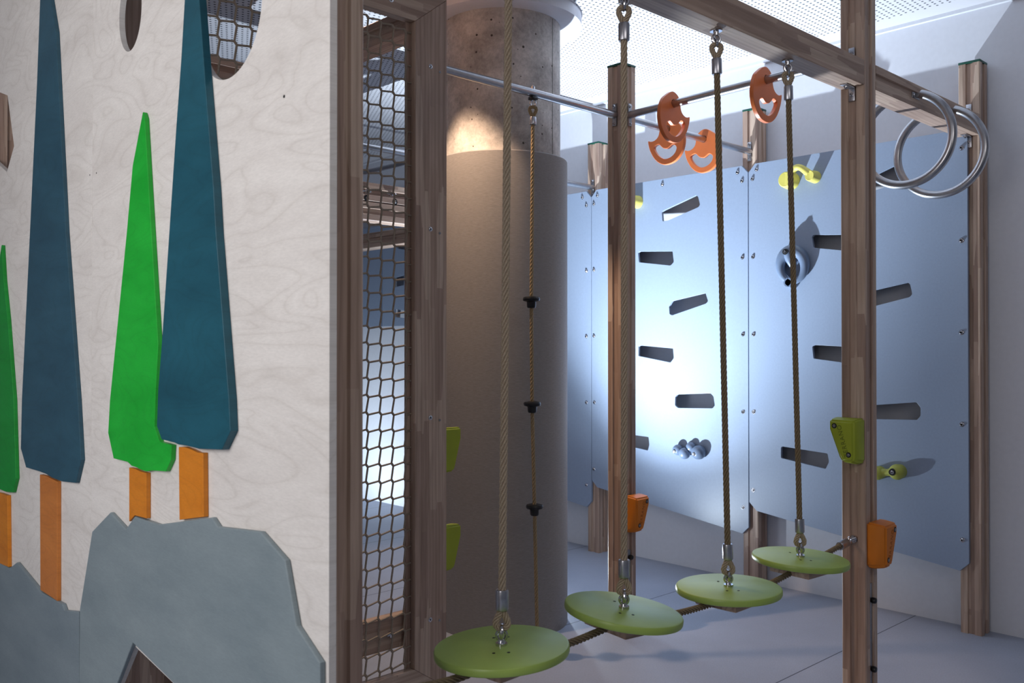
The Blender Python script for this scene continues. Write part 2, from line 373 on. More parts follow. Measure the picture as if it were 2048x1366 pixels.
# ------------------------------------------------------------------ posts
def profile(cx, cy, hw=K, g=.0165, d=.009, c=.004):
    """square section with a channel down the middle of every side"""
    q = [(-hw+c, -hw), (-g, -hw), (-g+.003, -hw+d), (g-.003, -hw+d), (g, -hw), (hw-c, -hw), (hw, -hw+c)]
    out = []
    for k in range(4):
        a = k*math.pi/2; ca, sa = round(math.cos(a)), round(math.sin(a))
        out += [(cx+x*ca-y*sa, cy+x*sa+y*ca) for x, y in q]
    return out
def post(cx, cy, label, h=HP, strip=0, stripdirs=(), knobs=()):
    t = thing('timber_post', label, 'post', (cx, cy, 0), 'larch posts of the climbing frame')
    pr = profile(cx, cy); zs = [0, h*.33, h*.66, h-.012]
    bm = B(); loft(bm, [[Vector((x, y, z)) for x, y in pr] for z in zs]); obj('shaft', bm, WZ, t, ang=25)
    obj('end_cap', boxm((cx-K-.0006, cy-K-.0006, h-.0115), (cx+K+.0006, cy+K+.0006, h), .002), CAPG, t, label='dark green plastic cap')
    for d in stripdirs:
        bm = B(); dx, dy = d; px, py = -dy, dx
        o = K-.0085
        xs = sorted([cx+dx*o-px*.011, cx+dx*(o+.004)+px*.011]); ys = sorted([cy+dy*o-py*.011, cy+dy*(o+.004)+py*.011])
        box(bm, (xs[0], ys[0], .0), (xs[1], ys[1], strip), .0006); so = obj('foot_bracket', bm, ZINC, t, label='galvanised steel foot strip')
        for kz in knobs:
            bm = B(); cyl(bm, (cx+dx*(o+.0045), cy+dy*(o+.0045), kz), (cx+dx*(o+.027), cy+dy*(o+.027), kz), .012, 16, bev=.006); obj('bolt_cap', bm, BLACK, so)
    return t
POSTS = {}
POSTS['C'] = post(UW, VC, 'right-hand wall post with green cap, at the end of the last panel')
POSTS['B'] = post(UA, VC, 'tall wooden post in front of the panels, rope steps tied to it', strip=.465, stripdirs=((0, -1), (0, 1)), knobs=(.40, .13))
POSTS['A'] = post(UA, VA, 'wooden post in the middle of the frame, between column and panels', strip=.40, stripdirs=((0, -1), (0, 1)), knobs=(.365, .11))
POSTS['W2'] = post(UW, VA, 'wall post behind the seam of the two right panels, with steel bar')
POSTS['W1'] = post(UW, V0, 'wall post behind the left panel seam, beside the column')
post(U2, VA, 'wooden post at the right edge of the netted frame')
post(U1, VC-.0+.006, 'nearest wooden post, at the end of the white tree panel')
post(U1, VA, 'wooden post seen through the small round hole in the tree panel')
post(U1, V0, 'wooden post seen through the angular hole at the far left')
post(U2, V0, 'back post at the far left end of the stacked beams behind the net')
post(UA, V0, 'post directly behind the padded column, holding the stacked beams')
post(UA, V5, 'far post of the side bay behind the column')

# ------------------------------------------------------------------ beams
def beam_profile_pts(hw, hh, g, d):
    c = .003
    return [(-hw+c, -hh), (hw-c, -hh), (hw, -hh+c), (hw, -g), (hw-d, -g+.003), (hw-d, g-.003), (hw, g), (hw, hh-c), (hw-c, hh), (-hw+c, hh), (-hw, hh-c), (-hw, g), (-hw+d, g-.003), (-hw+d, -g+.003), (-hw, -g), (-hw, -hh+c)]
def beam(axis, a, b, fixed, zc, label, hh=.05, hw=.05, groove=True, group='larch beams of the climbing frame', brackets=()):
    pr = beam_profile_pts(hw, hh, .0165, .009 if groove else .0005)
    def P(s, q): return Vector((s, fixed+q[0], zc+q[1])) if axis == 'x' else Vector((fixed+q[0], s, zc+q[1]))
    loc = P((a+b)/2, (0, -hh)); t = thing('timber_beam', label, 'beam', loc, group)
    bm = B(); loft(bm, [[P(s, q) for q in pr] for s in (a, (a*2+b)/3, (a+2*b)/3, b)]); obj('shaft', bm, WX if axis == 'x' else WY, t, ang=25)
    for end, s in brackets:            # steel angle brackets under and over the joint, s = +1 post is at larger coordinate
        for up in (-1, 1):
            bm = B(); L = .075
            e = end
            z0 = zc+up*(hh+.0005); z1 = z0+up*.004
            q1, q2 = P(e-s*L, (-.014, 0)), P(e-s*.0005, (.014, 0))
            box(bm, (min(q1.x, q2.x), min(q1.y, q2.y), min(z0, z1)), (max(q1.x, q2.x), max(q1.y, q2.y), max(z0, z1)), .0006)
            q3, q4 = P(e-s*.0045, (-.0125, 0)), P(e-s*.0005, (.0125, 0))
            zz = sorted((z0, z0+up*.055)); box(bm, (min(q3.x, q4.x), min(q3.y, q4.y), zz[0]), (max(q3.x, q4.x), max(q3.y, q4.y), zz[1]), .0006)
            br = obj('angle_bracket', bm, ALU, t, label='bright steel angle bracket')
            bm = B(); bolt(bm, P(e-s*.05, (0, up*(hh+.0048))), (0, 0, up), .011, .012); obj('bolt', bm, CHROME, br)
            bm = B(); d = P(1, (0, 0))-P(0, (0, 0)); bolt(bm, P(e-s*.0047, (0, up*(hh+.030))), -d*s, .009, .010); obj('bolt', bm, CHROME, br)
    return t
ZB = 2.4755
beam('x', U1+K+.001, UA-K-.001, VC, ZB, 'thick overhead beam carrying the four green rope steps', groove=False, brackets=((UA-K-.001, 1),))
bC = beam('x', UA+K+.001, UW-K-.001, VC, ZB, 'grooved overhead beam carrying the two steel rings', brackets=((UW-K-.001, 1), (UA+K+.001, -1)))
beam('y', VA+K+.001, V0-K-.001, U2, 2.73, 'upper cross beam running back from the netted frame')
beam('x', U1+K+.001, U2-K-.001, V0, 2.72, 'dark back beam seen through the large hole in the tree panel')
bs = beam('x', U2+K+.001, UA-K-.001, V0, 2.232, 'upper of the two stacked beams behind the net')
for px_, py_, px2, py2 in ((733, 396, 731, 383), (790, 404, 781, 388)):
    yb = V0-K; u, z = onV(px_, py_, yb); bm = B(); tube(bm, [(u, yb+.0006, z), (u, yb-.0006, z)], .017, 20); r_ = obj('recess_shade', bm, HOLE, bs)  # black disc painted as the shade of a bolt recess
    bm = B(); bolt(bm, (u+.002, yb-.0008, z), (0, -1, 0), .009, .006); obj('bolt', bm, CHROME, r_)
    u, z = onV(px2, py2, yb); bm = B(); tube(bm, [(u-.03, yb-.008, z), (u+.03, yb-.008, z)], .005, 8); box(bm, (u-.008, yb-.014, z-.011), (u+.008, yb-.0005, z+.011), .002); obj('cord_clamp', bm, CHROME, bs)
beam('x', U2+K+.001, UA-K-.001, V0, 2.128, 'lower of the two stacked beams behind the net')
beam('y', V0+K+.001, V5-K-.001, UA, 2.10, 'far cross beam beneath the stacked beams behind the net')

# net frame ---------------------------------------------------------------
FV0, FV1 = 2.811, 2.8505            # front and back of the frame timbers
fx0, fx1, fz0, fz1 = U1-.05, 2.308, .045, 2.785; fw = .158
ix0, ix1, iz0, iz1 = fx0+fw, 2.150, .152, 2.662
t = thing('net_frame', 'tall wooden frame filled with a beige rope climbing net', 'climbing net', ((fx0+fx1)/2, FV0, 0))
def quad_slab(pts, mat, name):
    bm = B(); loft(bm, [[Vector((x, y, z)) for x, z in pts] for y in (FV0, FV1)]); bmesh.ops.bevel(bm, geom=[e for e in bm.edges], offset=.0015, segments=1, affect='EDGES')
    return obj(name, bm, mat, t)
g = .0008
fr_r = quad_slab([(ix1, iz0+g), (fx1, fz0+g), (fx1, fz1-g), (ix1, iz1-g)], WZ, 'frame_upright')
fr_l = quad_slab([(ix0, iz0+g), (fx0, fz0+g), (fx0, fz1-g), (ix0, iz1-g)], WZ, 'frame_upright')
fr_t = quad_slab([(ix0, iz1), (fx0, fz1), (fx1, fz1), (ix1, iz1)], WX, 'frame_rail')
fr_b = quad_slab([(ix0, iz0), (fx0, fz0), (fx1, fz0), (ix1, iz0)], WX, 'frame_rail')
for z in (2.50, 1.86, 1.12, .33): 
    bm = B(); bolt(bm, (2.225, FV0, z), (0, -1, 0), .0095, .004); obj('screw', bm, CHROME, fr_r)
    bm = B(); bolt(bm, (2.272, FV0, z-.012), (0, -1, 0), .005, .002); obj('screw', bm, ZINC, fr_r)
bm = B(); bolt(bm, (2.035, FV0, 2.715), (0, -1, 0), .0105, .004); obj('screw', bm, CHROME, fr_t)
for px_, py_ in ((881, 1201), (881, 1342)):
    u, z = onV(px_, py_, 2.832); bm = B(); cyl(bm, (fx1+.0003, 2.834, z), (fx1+.0075, 2.834, z), .010, 14, bev=.003); obj('bolt_cap', bm, BLACK, fr_r)
# batten inside the frame opening that holds the net edge
obj('edge_batten', boxm((ix1-.022, FV1-.0095, iz0+.001), (ix1-.0005, FV1, iz1-.001), .001), WZ, t)
# net: knotless hexagonal mesh
bm = B(); NV = FV1-.012; dx, dz = .0590, .0640; kx, kz = .0085, -.0105
nx = int((ix1+.0-ix0)/dx)+1; nz = int((iz1-iz0)/dz)+1; rnd = random.Random(4)
x00 = ix1-.030-dx*(nx-1); N = {}
for i in range(-1, nx+1):
    for j in range(-1, nz+1):
        x = x00+i*dx+rnd.uniform(-.0015, .0015)+.004*math.sin(j*.13); z = iz1-.034-j*dz-i*.004+(nx-i)*0+rnd.uniform(-.0015, .0015)
        lean = (j/nz)*.022       # net hangs lower on the left further down
        z += -lean+(i-nx+2)*.0085*max(0, (j/nz-.45))
        N[i, j] = (Vector((x, NV, z)), Vector((x+kx, NV, z+kz)))
def clipseg(a, b):
    if max(a.x, b.x) < ix0 or min(a.x, b.x) > ix1 or max(a.z, b.z) < iz0 or min(a.z, b.z) > iz1: return None
    def cl(p, q):
        p = p.copy()
        for ax, lo, hi in ((0, ix0, ix1), (2, iz0, iz1)):
            for lim, below in ((lo, True), (hi, False)):
                if (p[ax] < lim) if below else (p[ax] > lim):
                    f = (lim-p[ax])/(q[ax]-p[ax]) if q[ax] != p[ax] else 0; p = p.lerp(q, max(0, min(1, f)))
        return p
    a2, b2 = cl(a, b), cl(b, a)
    return (a2, b2) if (a2-b2).length > .002 else None
def seg(a, b, r):
    s = clipseg(a, b)
    if s: tube(bm, s, r*1.1, 6)
for (i, j), (p, q) in N.items():
    seg(p, q, .0046)
    if (i, j+1) in N: seg(q, N[i, j+1][0], .0034)
    if (i+1, j) in N: seg(q, N[i+1, j][0], .0034)
obj('rope_net', bm, NETM, t, label='beige knotless rope net')
# lower cross rail behind the net, tied with small steel clamps
xr = beam('x', U1+K+.001, U2-K-.001, 2.885, .298, 'low dark rail behind the bottom of the rope net', hh=.063, hw=.022, groove=False)
xu = None
for x in (1.70, 1.89, 2.06):
    bm = B(); tube(bm, [(x-.018, FV1-.007, .30), (x+.018, FV1-.007, .30)], .005, 8); box(bm, (x-.006, FV1-.012, .288), (x+.006, FV1, .312), .001)
    obj('net_clamp', bm, CHROME, t, label='small steel cord clamp')

# ------------------------------------------------------------------ steel bars
def bar(a, b, r, label, group='round steel bars of the climbing frame', ends=(1, 1)):
    a, b = Vector(a), Vector(b); d = (b-a).normalized()
    t = thing('steel_bar', label, 'bar', (a+b)/2, group)
    bm = B(); tube(bm, [a, a.lerp(b, .33), a.lerp(b, .66), b], r, 24); obj('tube', bm, STEEL, t)
    for p, s, on in ((a, 1, ends[0]), (b, -1, ends[1])):
        if not on: continue
        q = p-d*s*.0007; n = d*s; side = Vector((-d.y, d.x, 0))
        bm = B(); c0 = q+Vector((0, 0, -.055)); c1 = q+n*.005+Vector((0, 0, .055))
        lo = [min((c0-side*.0125)[i], (c0+side*.0125)[i], (c1-side*.0125)[i], (c1+side*.0125)[i]) for i in range(3)]
        hi = [max((c0-side*.0125)[i], (c0+side*.0125)[i], (c1-side*.0125)[i], (c1+side*.0125)[i]) for i in range(3)]
        box(bm, lo, hi, .0008); fl = obj('end_flange', bm, ZINC, t, label='flat steel end flange')
        for zz, rr in ((.042, .0105), (-.044, .006)):
            bm = B(); bolt(bm, q+n*.005+Vector((0, 0, zz)), n, rr, .008); obj('bolt', bm, CHROME, fl)
    return t
RB = .0185; ZR = 2.541
bar((U2+K+.001, VA, ZR), (UA-K-.001, VA, ZR), RB, 'steel bar in front of the column, climbing rope tied to it')
bar((UA+K+.001, VA, ZR), (UW-K-.001, VA, ZR), RB, 'steel bar between middle post and wall post, two orange grips on it')
bar((UA, VA-K-.001, ZR), (UA, VC+K+.001, ZR+.018), RB, 'steel bar coming forward from the middle post, orange grips on it')
bar((UA+K+.001, V0, 2.484), (UW-K-.001, V0, 2.484), RB, 'steel bar ending at the wall post right of the column')
bar((U2+K+.001, V0, 2.484), (UA-K-.001, V0, 2.484), RB, 'upper steel bar running behind the climbing net')
bar((UA, V0+K+.001, 2.575), (UA, V5-K-.001, 2.575), RB, 'steel bar slanting up to the right behind the net')
bar((UA+K+.001, V5, 2.42), (UW-K-.02, V5, 2.42), RB, 'lowest steel bar far behind the net', ends=(1, 0))

# ------------------------------------------------------------------ steel rings
def steel_ring(cx, label):
    t = thing('steel_ring', label, 'ring', (cx, VC, 2.295), 'round steel hand rings on the beam')
    R = .196; bm = B(); a0 = math.asin(.066/R)
    pts = [Vector((cx, VC+R*math.sin(a), 2.295+R*math.cos(a))) for a in [a0+(2*math.pi-2*a0)*k/72 for k in range(73)]]
    tube(bm, pts, .0185, 20); obj('ring_tube', bm, STEEL, t)
    for s in (-1, 1):
        y = VC+s*(K-.009)
        bm = B(); box(bm, (cx-.036, min(y, y+s*.005), 2.463), (cx+.036, max(y, y+s*.005), 2.488), .0008)
        box(bm, (cx-.010, min(y+s*.005, y+s*.026), 2.469), (cx+.010, max(y+s*.005, y+s*.026), 2.486), .001)
        mb = obj('mounting_bracket', bm, ZINC, t)
        for dx2 in (-.026, .026):
            bm = B(); bolt(bm, (cx+dx2, y+s*.0055, 2.4755), (0, s, 0), .006, .006); obj('bolt', bm, CHROME, mb)
    return t
steel_ring(3.945, 'front steel ring hanging from the beam right of the tall post')
steel_ring(4.315, 'rear steel ring hanging nearer to the right wall post')

# ------------------------------------------------------------------ rope fittings
def rope_eye(top, down, t, rope_r=.0095, ferr=(.0165, .052), eye_h=.055, eyename=True, rm=ROPE, link=True):
    """swaged eye: ferrule then a loop of rope closing on a steel link; 'top' is where the link sits, 'down' unit vector from link to rope"""
    top = Vector(top); d = Vector(down).normalized()
    side = Vector((CO, -SI, 0)); side = (side-d*side.dot(d)).normalized()
    if link:
        bm = B(); n2 = d.cross(side)
        tube(bm, [top-d*.004+d*(.017*math.cos(a))+n2*.015*math.sin(a) for a in [2*math.pi*k/20 for k in range(20)]], .005, 10, closed=True)
        obj('shackle', bm, CHROME, t, label='polished steel link')
    bm = B(); loop = []
    for k in range(25):
        a = math.pi*2*k/24; wv = math.sin(a/2)
        loop.append(top+d*(eye_h-(eye_h-.006)*math.sin(a/2)**.8)+side*(.0150*math.sin(a)))
    rope(bm, loop, rope_r*.95, pitch=.07, step=.004)
    e = obj('rope_eye', bm, rm, t)
    bm = B(); a = top+d*(eye_h-.004); b = a+d*ferr[1]
    tube(bm, [a, a+d*.001, a+d*.004, b-d*.004, b-d*.001, b, b-d*.006], [ferr[0]*.8, ferr[0]*.93, ferr[0], ferr[0], ferr[0]*.95, ferr[0]*.88, ferr[0]*.72], 24)
    obj('ferrule', bm, ALU, t, label='pressed aluminium ferrule')
    return a+d*(ferr[1]*.7)

# hanging green steps
names = ['nearest and largest green disc step, hanging lowest left from a thick rope',
         'second green disc step from the left, tilted to the right',
         'third green disc step, between the tilted disc and the rearmost disc',
         'rearmost green disc step, beside the tall right post']
DP = [(1003, 1290, 1018, 0, 3.0), (1248, 1216, 1248, 8, -7.5), (1457, 1172, 1432, 66, .5), (1601, 1113, 1575, 125, -3)]
fwd = Vector((SI, CO, 0)); blocks = []
beam_bottom = ZB-.05
for i, (dx_, dy_, tx, ty, tilt) in enumerate(DP):
    u, z = onV(dx_, dy_, VC); ut, _ = onV(tx, ty, VC)
    if i == 0: ut = u+.026
    c = Vector((u, VC, z))          # centre of the disc top where the eye bolt stands
    t = thing('rope_step', names[i], 'swing step', (u, VC, z-.03), 'green disc steps hanging from the beam')
    M = Matrix.Translation(c) @ Matrix.Rotation(math.radians(tilt), 4, -fwd)
    bm = B(); R = .171; prof = [(0, 0), (R-.006, 0), (R-.002, -.002), (R, -.006), (R, -.017), (R-.002, -.021), (R-.006, -.023), (0, -.023)]
    rings = [[Vector((r*math.cos(2*math.pi*k/72), r*math.sin(2*math.pi*k/72), h)) for k in range(72)] for r, h in prof[1:-1]]
    loft(bm, rings); bmesh.ops.transform(bm, matrix=M, verts=bm.verts)
    disc = obj('disc', bm, DISC, t)
    for k in range(4):
        a = [.55, 1.15, 3.65, 4.25][k]; bm = B(); tube(bm, [(.062*math.cos(a), .062*math.sin(a), .0002), (.062*math.cos(a), .062*math.sin(a), .0007)], .0042, 10)
        bmesh.ops.transform(bm, matrix=M, verts=bm.verts); obj('screw_hole', bm, HOLE, disc)
    bm = B(); box(bm, (-.078, -.078, -.058), (.078, .078, -.0235), .004); bmesh.ops.transform(bm, matrix=Matrix.Translation(c) @ Matrix.Rotation(math.radians(tilt*.8), 4, -fwd), verts=bm.verts)
    obj('clamp_block', bm, WX, t, label='brown wooden clamp block under the disc')
    blocks.append(c+Vector((0, 0, -.041)))
    topp = Vector((ut, VC, beam_bottom)); d = (topp-c).normalized()
    bm = B(); tube(bm, [c-d*.004, c+d*.006, c+d*.006, c+d*.014], [.015, .015, .009, .007], 20); side = Vector((CO, -SI, 0))
    tube(bm, [c+d*.024+d*(.013*math.cos(a))+side*.012*math.sin(a) for a in [2*math.pi*k/20 for k in range(20)]], .0045, 10, closed=True)
    obj('eye_bolt', bm, CHROME, t, label='polished eye bolt on the disc')
    low = rope_eye(c+d*.036, d, t)
    bm = B(); tube(bm, [topp, topp-d*.004, topp-d*.004, topp-d*.02], [.02, .02, .009, .008], 20)
    tube(bm, [topp-d*.028+d*(.014*math.cos(a))+side*.012*math.sin(a) for a in [2*math.pi*k/20 for k in range(20)]], .005, 10, closed=True)
    obj('hanger', bm, CHROME, t, label='steel hanger under the beam')
    up = rope_eye(topp-d*.040, -d, t)
    bm = B(); rope(bm, [low, low.lerp(up, .5)+Vector((.001, 0, 0)), up], .0102); obj('rope', bm, ROPE if i < 2 else ROPED, t)

# rope that links the steps, from nearest post to tall post
t = thing('linking_rope', 'brown rope running under the green discs to the tall post', 'rope', blocks[0])
endp = Vector((UA-K-.002, VC, .640)); startp = Vector((U1+K+.002, VC+.006, .62))
pts = [startp+Vector((.06, 0, .0)), startp.lerp(blocks[0], .6)+Vector((0, 0, -.012))]
for i in range(4):
    pts.append(blocks[i])
    if i < 3: pts.append(blocks[i].lerp(blocks[i+1], .5)+Vector((0, 0, -.010)))
pts.append(endp-Vector((.115, 0, .012)))
sm = []
for i in range(len(pts)-1):
    p0 = pts[max(0, i-1)]; p1 = pts[i]; p2 = pts[i+1]; p3 = pts[min(len(pts)-1, i+2)]
    for k in range(8):
        s = k/8; sm.append(.5*((2*p1)+(p2-p0)*s+(2*p0-5*p1+4*p2-p3)*s*s+(3*p1-p0-3*p2+p3)*s**3))
sm.append(pts[-1]); bm = B(); rope(bm, sm, .0105, pitch=.09); obj('rope', bm, ROPED, t)
bm = B(); d = Vector((-1, 0, -.1)).normalized(); a = endp+d*.055; tube(bm, [a, a+d*.004, a+d*.058, a+d*.062, a+d*.056], [.0145, .0165, .0165, .0145, .012], 24); obj('ferrule', bm, ALU, t, label='pressed aluminium ferrule')
bm = B(); tube(bm, [endp+Vector((.01, 0, 0)), endp+Vector((-.003, 0, 0)), endp+Vector((-.003, 0, 0)), endp+Vector((-.02, 0, 0))], [.015, .015, .007, .007], 16)
tube(bm, [endp+Vector((-.03-.013*math.cos(a), 0, .013*math.sin(a))) for a in [2*math.pi*k/18 for k in range(18)]], .0045, 10, closed=True)
tube(bm, [endp+Vector((-.047-.014*math.cos(a), .012*math.sin(a), -.004)) for a in [2*math.pi*k/18 for k in range(18)]], .0045, 10, closed=True)
obj('eye_bolt', bm, CHROME, t, label='polished eye bolt in the post')

# climbing rope with black foot knobs
t = thing('climbing_rope', 'thin tan rope with black foot knobs hanging in front of the column', 'rope', (2.88, VA, 0))
top = Vector((2.883, VA, ZR-RB-.004)); kp = [Vector((2.872, VA, 1.600)), Vector((2.877, VA, 1.130)), Vector((2.892, VA, .668))]
bm = B(); cyl(bm, (2.883, VA, ZR+RB-.002), (2.883, VA, ZR+RB+.010), .0085, 6); cyl(bm, (2.883, VA, ZR+RB+.010), (2.883, VA, ZR+RB+.016), .0045, 12); obj('top_nut', bm, CHROME, t)
obj('saddle', boxm((2.883-.016, VA-.016, ZR-RB-.014), (2.883+.016, VA+.016, ZR-RB+.001), .002), BLACK, t)
bm = B(); side = Vector((CO, -SI, 0)); tube(bm, [top+Vector((0, 0, -.026))+Vector((0, 0, .017*math.cos(a)))+side*.012*math.sin(a) for a in [2*math.pi*k/18 for k in range(18)]], .004, 10, closed=True); obj('swivel', bm, CHROME, t)
dn = (kp[0]-top).normalized()
st = rope_eye(top+dn*.035, dn, t, rope_r=.0085, ferr=(.0155, .036), rm=ROPEC, link=False)
bm = B(); rope(bm, [st, kp[0], kp[1], kp[2], Vector((2.911, VA, .02))], .0088, strands=4, pitch=.075, per=5); obj('rope', bm, ROPEC, t)
for p in kp:
    bm = B(); loft(bm, [ringpts(p.x, p.y, r, p.z+h, 32) for r, h in ((.0095, .022), (.020, .024), (.036, .020), (.039, .013), (.037, .004), (.021, -.001), (.020, -.022), (.017, -.028), (.0095, -.028))]); obj('foot_knob', bm, BLACK, t, label='black plastic foot knob')

# ------------------------------------------------------------------ climbing panels
def pu(pts, u=PF): return [onU(x, y, u) for x, y in pts]
def chamfer_round(poly, r=.006, n=3):
    out = []
    m = len(poly)
    for i in range(m):
        a, b, c = (Vector((*poly[i-1], 0)), Vector((*poly[i], 0)), Vector((*poly[(i+1) % m], 0)))
        d1 = (a-b); d2 = (c-b); rr = min(r, d1.length*.45, d2.length*.45); p, q = b+d1.normalized()*rr, b+d2.normalized()*rr
        for k in range(n+1):
            s = k/n; v = p*(1-s)**2+b*2*s*(1-s)+q*s*s; out.append((v.x, v.y))
    return out
slots2 = [[(1323.7, 424), (1327, 421), (1392, 390.5), (1396, 393), (1400, 409), (1397, 414), (1336, 441), (1325, 442.5)],
          [(1276, 505), (1279, 503), (1345, 502.5), (1347.5, 524), (1341, 531), (1278, 524.6)],
          [(1338, 613), (1344, 602), (1411, 586), (1416, 602), (1412, 607), (1344, 630.7), (1339, 628)],
          [(1277, 692), (1282, 691), (1346, 697), (1347.5, 716), (1341, 725), (1277, 712)],
          [(1350.5, 794), (1354, 789), (1421, 786.6), (1427, 793), (1429.6, 811), (1425, 816.6), (1356, 816), (1350, 811)],
          [(1238, 866), (1297, 874), (1298.6, 890), (1295.5, 901), (1238, 888)]]
slots3 = [[(1623.6, 474), (1627, 470), (1700, 469), (1705, 486), (1700, 502), (1627, 495.5)],
          [(1738, 583), (1816, 565), (1820, 568), (1824.5, 588), (1819.6, 594), (1738, 615)],
          [(1624.5, 693), (1630, 690), (1702, 694), (1706, 712), (1700, 727), (1627, 717)],
          [(1738, 811), (1833, 804.6), (1841, 815), (1841, 831.6), (1834, 840), (1738, 838)],
          [(1562, 895), (1565, 893), (1655, 907), (1658, 924), (1651, 938), (1562, 916)],
          [(1740, 355), (1787, 332), (1790, 335), (1799, 362), (1796, 366), (1740, 384)]]
TOPZ = 2.462; e = .0025
def panel(v0, v1, slots, label, screws, botleft=.493, botright=.303, extra=None):
    """v1 is the left (farther) edge; bottom runs down to the right"""
    out = [(v0+e, .345), (v0+e, TOPZ-.045), (v0+.045, TOPZ), (v1-.045, TOPZ), (v1-e, TOPZ-.045), (v1-e, botleft), (v1-.05, botleft-.045), (v0+.045, botright)]
    t = thing('climbing_board', label, 'panel', (PF+.009, (v0+v1)/2, botright), 'blue-grey climbing panels on the wall')
    bm = outline([out]+slots, 'U', PF, PF+.017, .001); bd = obj('board', bm, PANEL, t, ang=8)
    obj('light_stop_rail', boxm((PF+.0175, v0+K+.002, 2.36), (WALL-.0005, v1-K-.002, 2.44), .001), WY, t)  # unseen rail added to stop light passing the slots to the wall above
    for s in screws:
        v, z = onU(s[0], s[1], PF); bm = B(); bolt(bm, (PF-.0002, v, z), (-1, 0, 0), .0120, .0085); obj('screw', bm, CHROME, bd)
    return t
panel(VC, VA, [chamfer_round(pu(s)) for s in slots3], 'rightmost blue-grey climbing panel, between seam and right wall post',
      [(1513, 339), (1505, 358), (1506, 514), (1507, 669), (1507, 824), (1506, 980), (1923, 296), (1923, 481), (1923, 665), (1924, 849), (1925, 1080)])
panel(VA, V0, [chamfer_round(pu(s)) for s in slots2], 'middle blue-grey climbing panel with six slanted slots, behind the middle post',
      [(1475, 345), (1484, 362), (1485, 515), (1486, 669), (1486, 824), (1486, 1015), (1325, 369), (1195, 391), (1188, 408), (1188, 540), (1188, 672), (1189, 805), (1188, 938)])
s4 = [[(V0+.62, 1.9), (V0+.88, 1.87), (V0+.88, 1.96), (V0+.62, 1.97)], [(V0+.35, 1.2), (V0+.6, 1.22), (V0+.6, 1.31), (V0+.35, 1.28)]]
panel(V0, V5, [chamfer_round(s) for s in s4], 'left blue-grey climbing panel, partly behind the padded column',
      [(1165, 395), (1173, 411), (1173, 542), (1173, 673), (1173, 805), (1173, 970)])
# shorter panels further along the wall, seen through the net
V6 = V5+S; V7 = V6+S; V8 = V7+S
def short_panel(v0, v1, slots, label):
    t = thing('climbing_board', label, 'panel', (PF+.009, (v0+v1)/2, 1.575), 'short climbing panels behind the net')
    out = [(v0+e, 1.575), (v0+e, 2.46), (v1-e, 2.46), (v1-e, 1.575)]
    obj('board', outline([out]+slots, 'U', PF, PF+.017, .001), PANEL, t, ang=8)
    for vv in (v0+.06, v1-.06):
        for zz in (1.66, 2.38): obj('wall_spacer', boxm((PF+.0172, vv-.02, zz-.02), (WALL-.0005, vv+.02, zz+.02), .001), WX, t)
def sq(x0, y0, x1, y1, x2, y2, x3, y3): return chamfer_round([onU(a, b, PF) for a, b in ((x0, y0), (x1, y1), (x2, y2), (x3, y3))])
short_panel(V5+.02, 6.56, [sq(792, 480, 838, 484, 838, 504, 794, 497), sq(786, 556, 808, 550, 808, 570, 787, 575), sq(789, 618, 838, 626, 838, 640, 789, 634)], 'short blue-grey panel behind the right half of the net')
short_panel(6.565, V7, [], 'short blue-grey panel behind the left edge of the net')
post(UW, V5, 'wall post further left, behind the padded column')

# ------------------------------------------------------------------ climbing holds on the panels
def hold(bm, mat, t):
    for v_ in bm.verts: v_.co.x = min(v_.co.x, PF-.0004)
    return obj('hold_body', bm, mat, t)
def cup(bm, v, z, r, depth, flare=1.0, hole=.5):
    P = [Vector((PF-.0005-d, v, z)) for d in (0, depth*.5, depth*.88, depth, depth*.96, depth*.12)]
    tube(bm, P, [r, r*.98*flare, r*.92*flare, r*.80*flare, r*hole*flare, r*hole*.75], 28)
def boltin(v, z, d, t, r=.008):
    bm = B(); bolt(bm, (PF-d, v, z), (-1, 0, 0), r, .005); obj('fixing_bolt', bm, CHROME, t)
# arched yellow handle
def seat(v, z, r, d, t):
    bm = B(); tube(bm, [(PF-d, v, z), (PF-d-.001, v, z)], r, 20); obj('seat_shade', bm, HOLE, t, label='black disc painted as shade in the bolt recess')  # shade inside the cup put in as a black disc
v1_, z1_ = onU(1574, 360, PF-.05); v2_, z2_ = onU(1622, 352, PF-.05)
t = thing('climbing_hold', 'yellow arched hold with two round cups, high on the rightmost panel', 'climbing hold', (PF, (v1_+v2_)/2, z1_), 'climbing holds on the panels')
bm = B(); cup(bm, v1_, z1_, .050, .075, .96, .62); cup(bm, v2_, z2_, .034, .07, .95, .42)
arc = []
for k in range(17):
    s = k/16; arc.append(Vector((PF-.052-.01*math.sin(math.pi*s), v1_-.02+(v2_-v1_+.03)*s, z1_+.028+.042*math.sin(math.pi*s)*(1-.25*s)-.012*s)))
tube(bm, arc, [.022-.005*math.sin(math.pi*k/16) for k in range(17)], 16); hold(bm, HOLDY, t); seat(v1_, z1_, .021, .011, t); seat(v2_, z2_, .0095, .011, t)
# yellow cup behind middle post
v, z = onU(1268, 403, PF-.04)
t = thing('climbing_hold', 'yellow round hold peeking out behind the middle post, upper panel', 'climbing hold', (PF, v, z), 'climbing holds on the panels')
bm = B(); cup(bm, v, z, .042, .08, .95, .45); hold(bm, HOLDY, t)
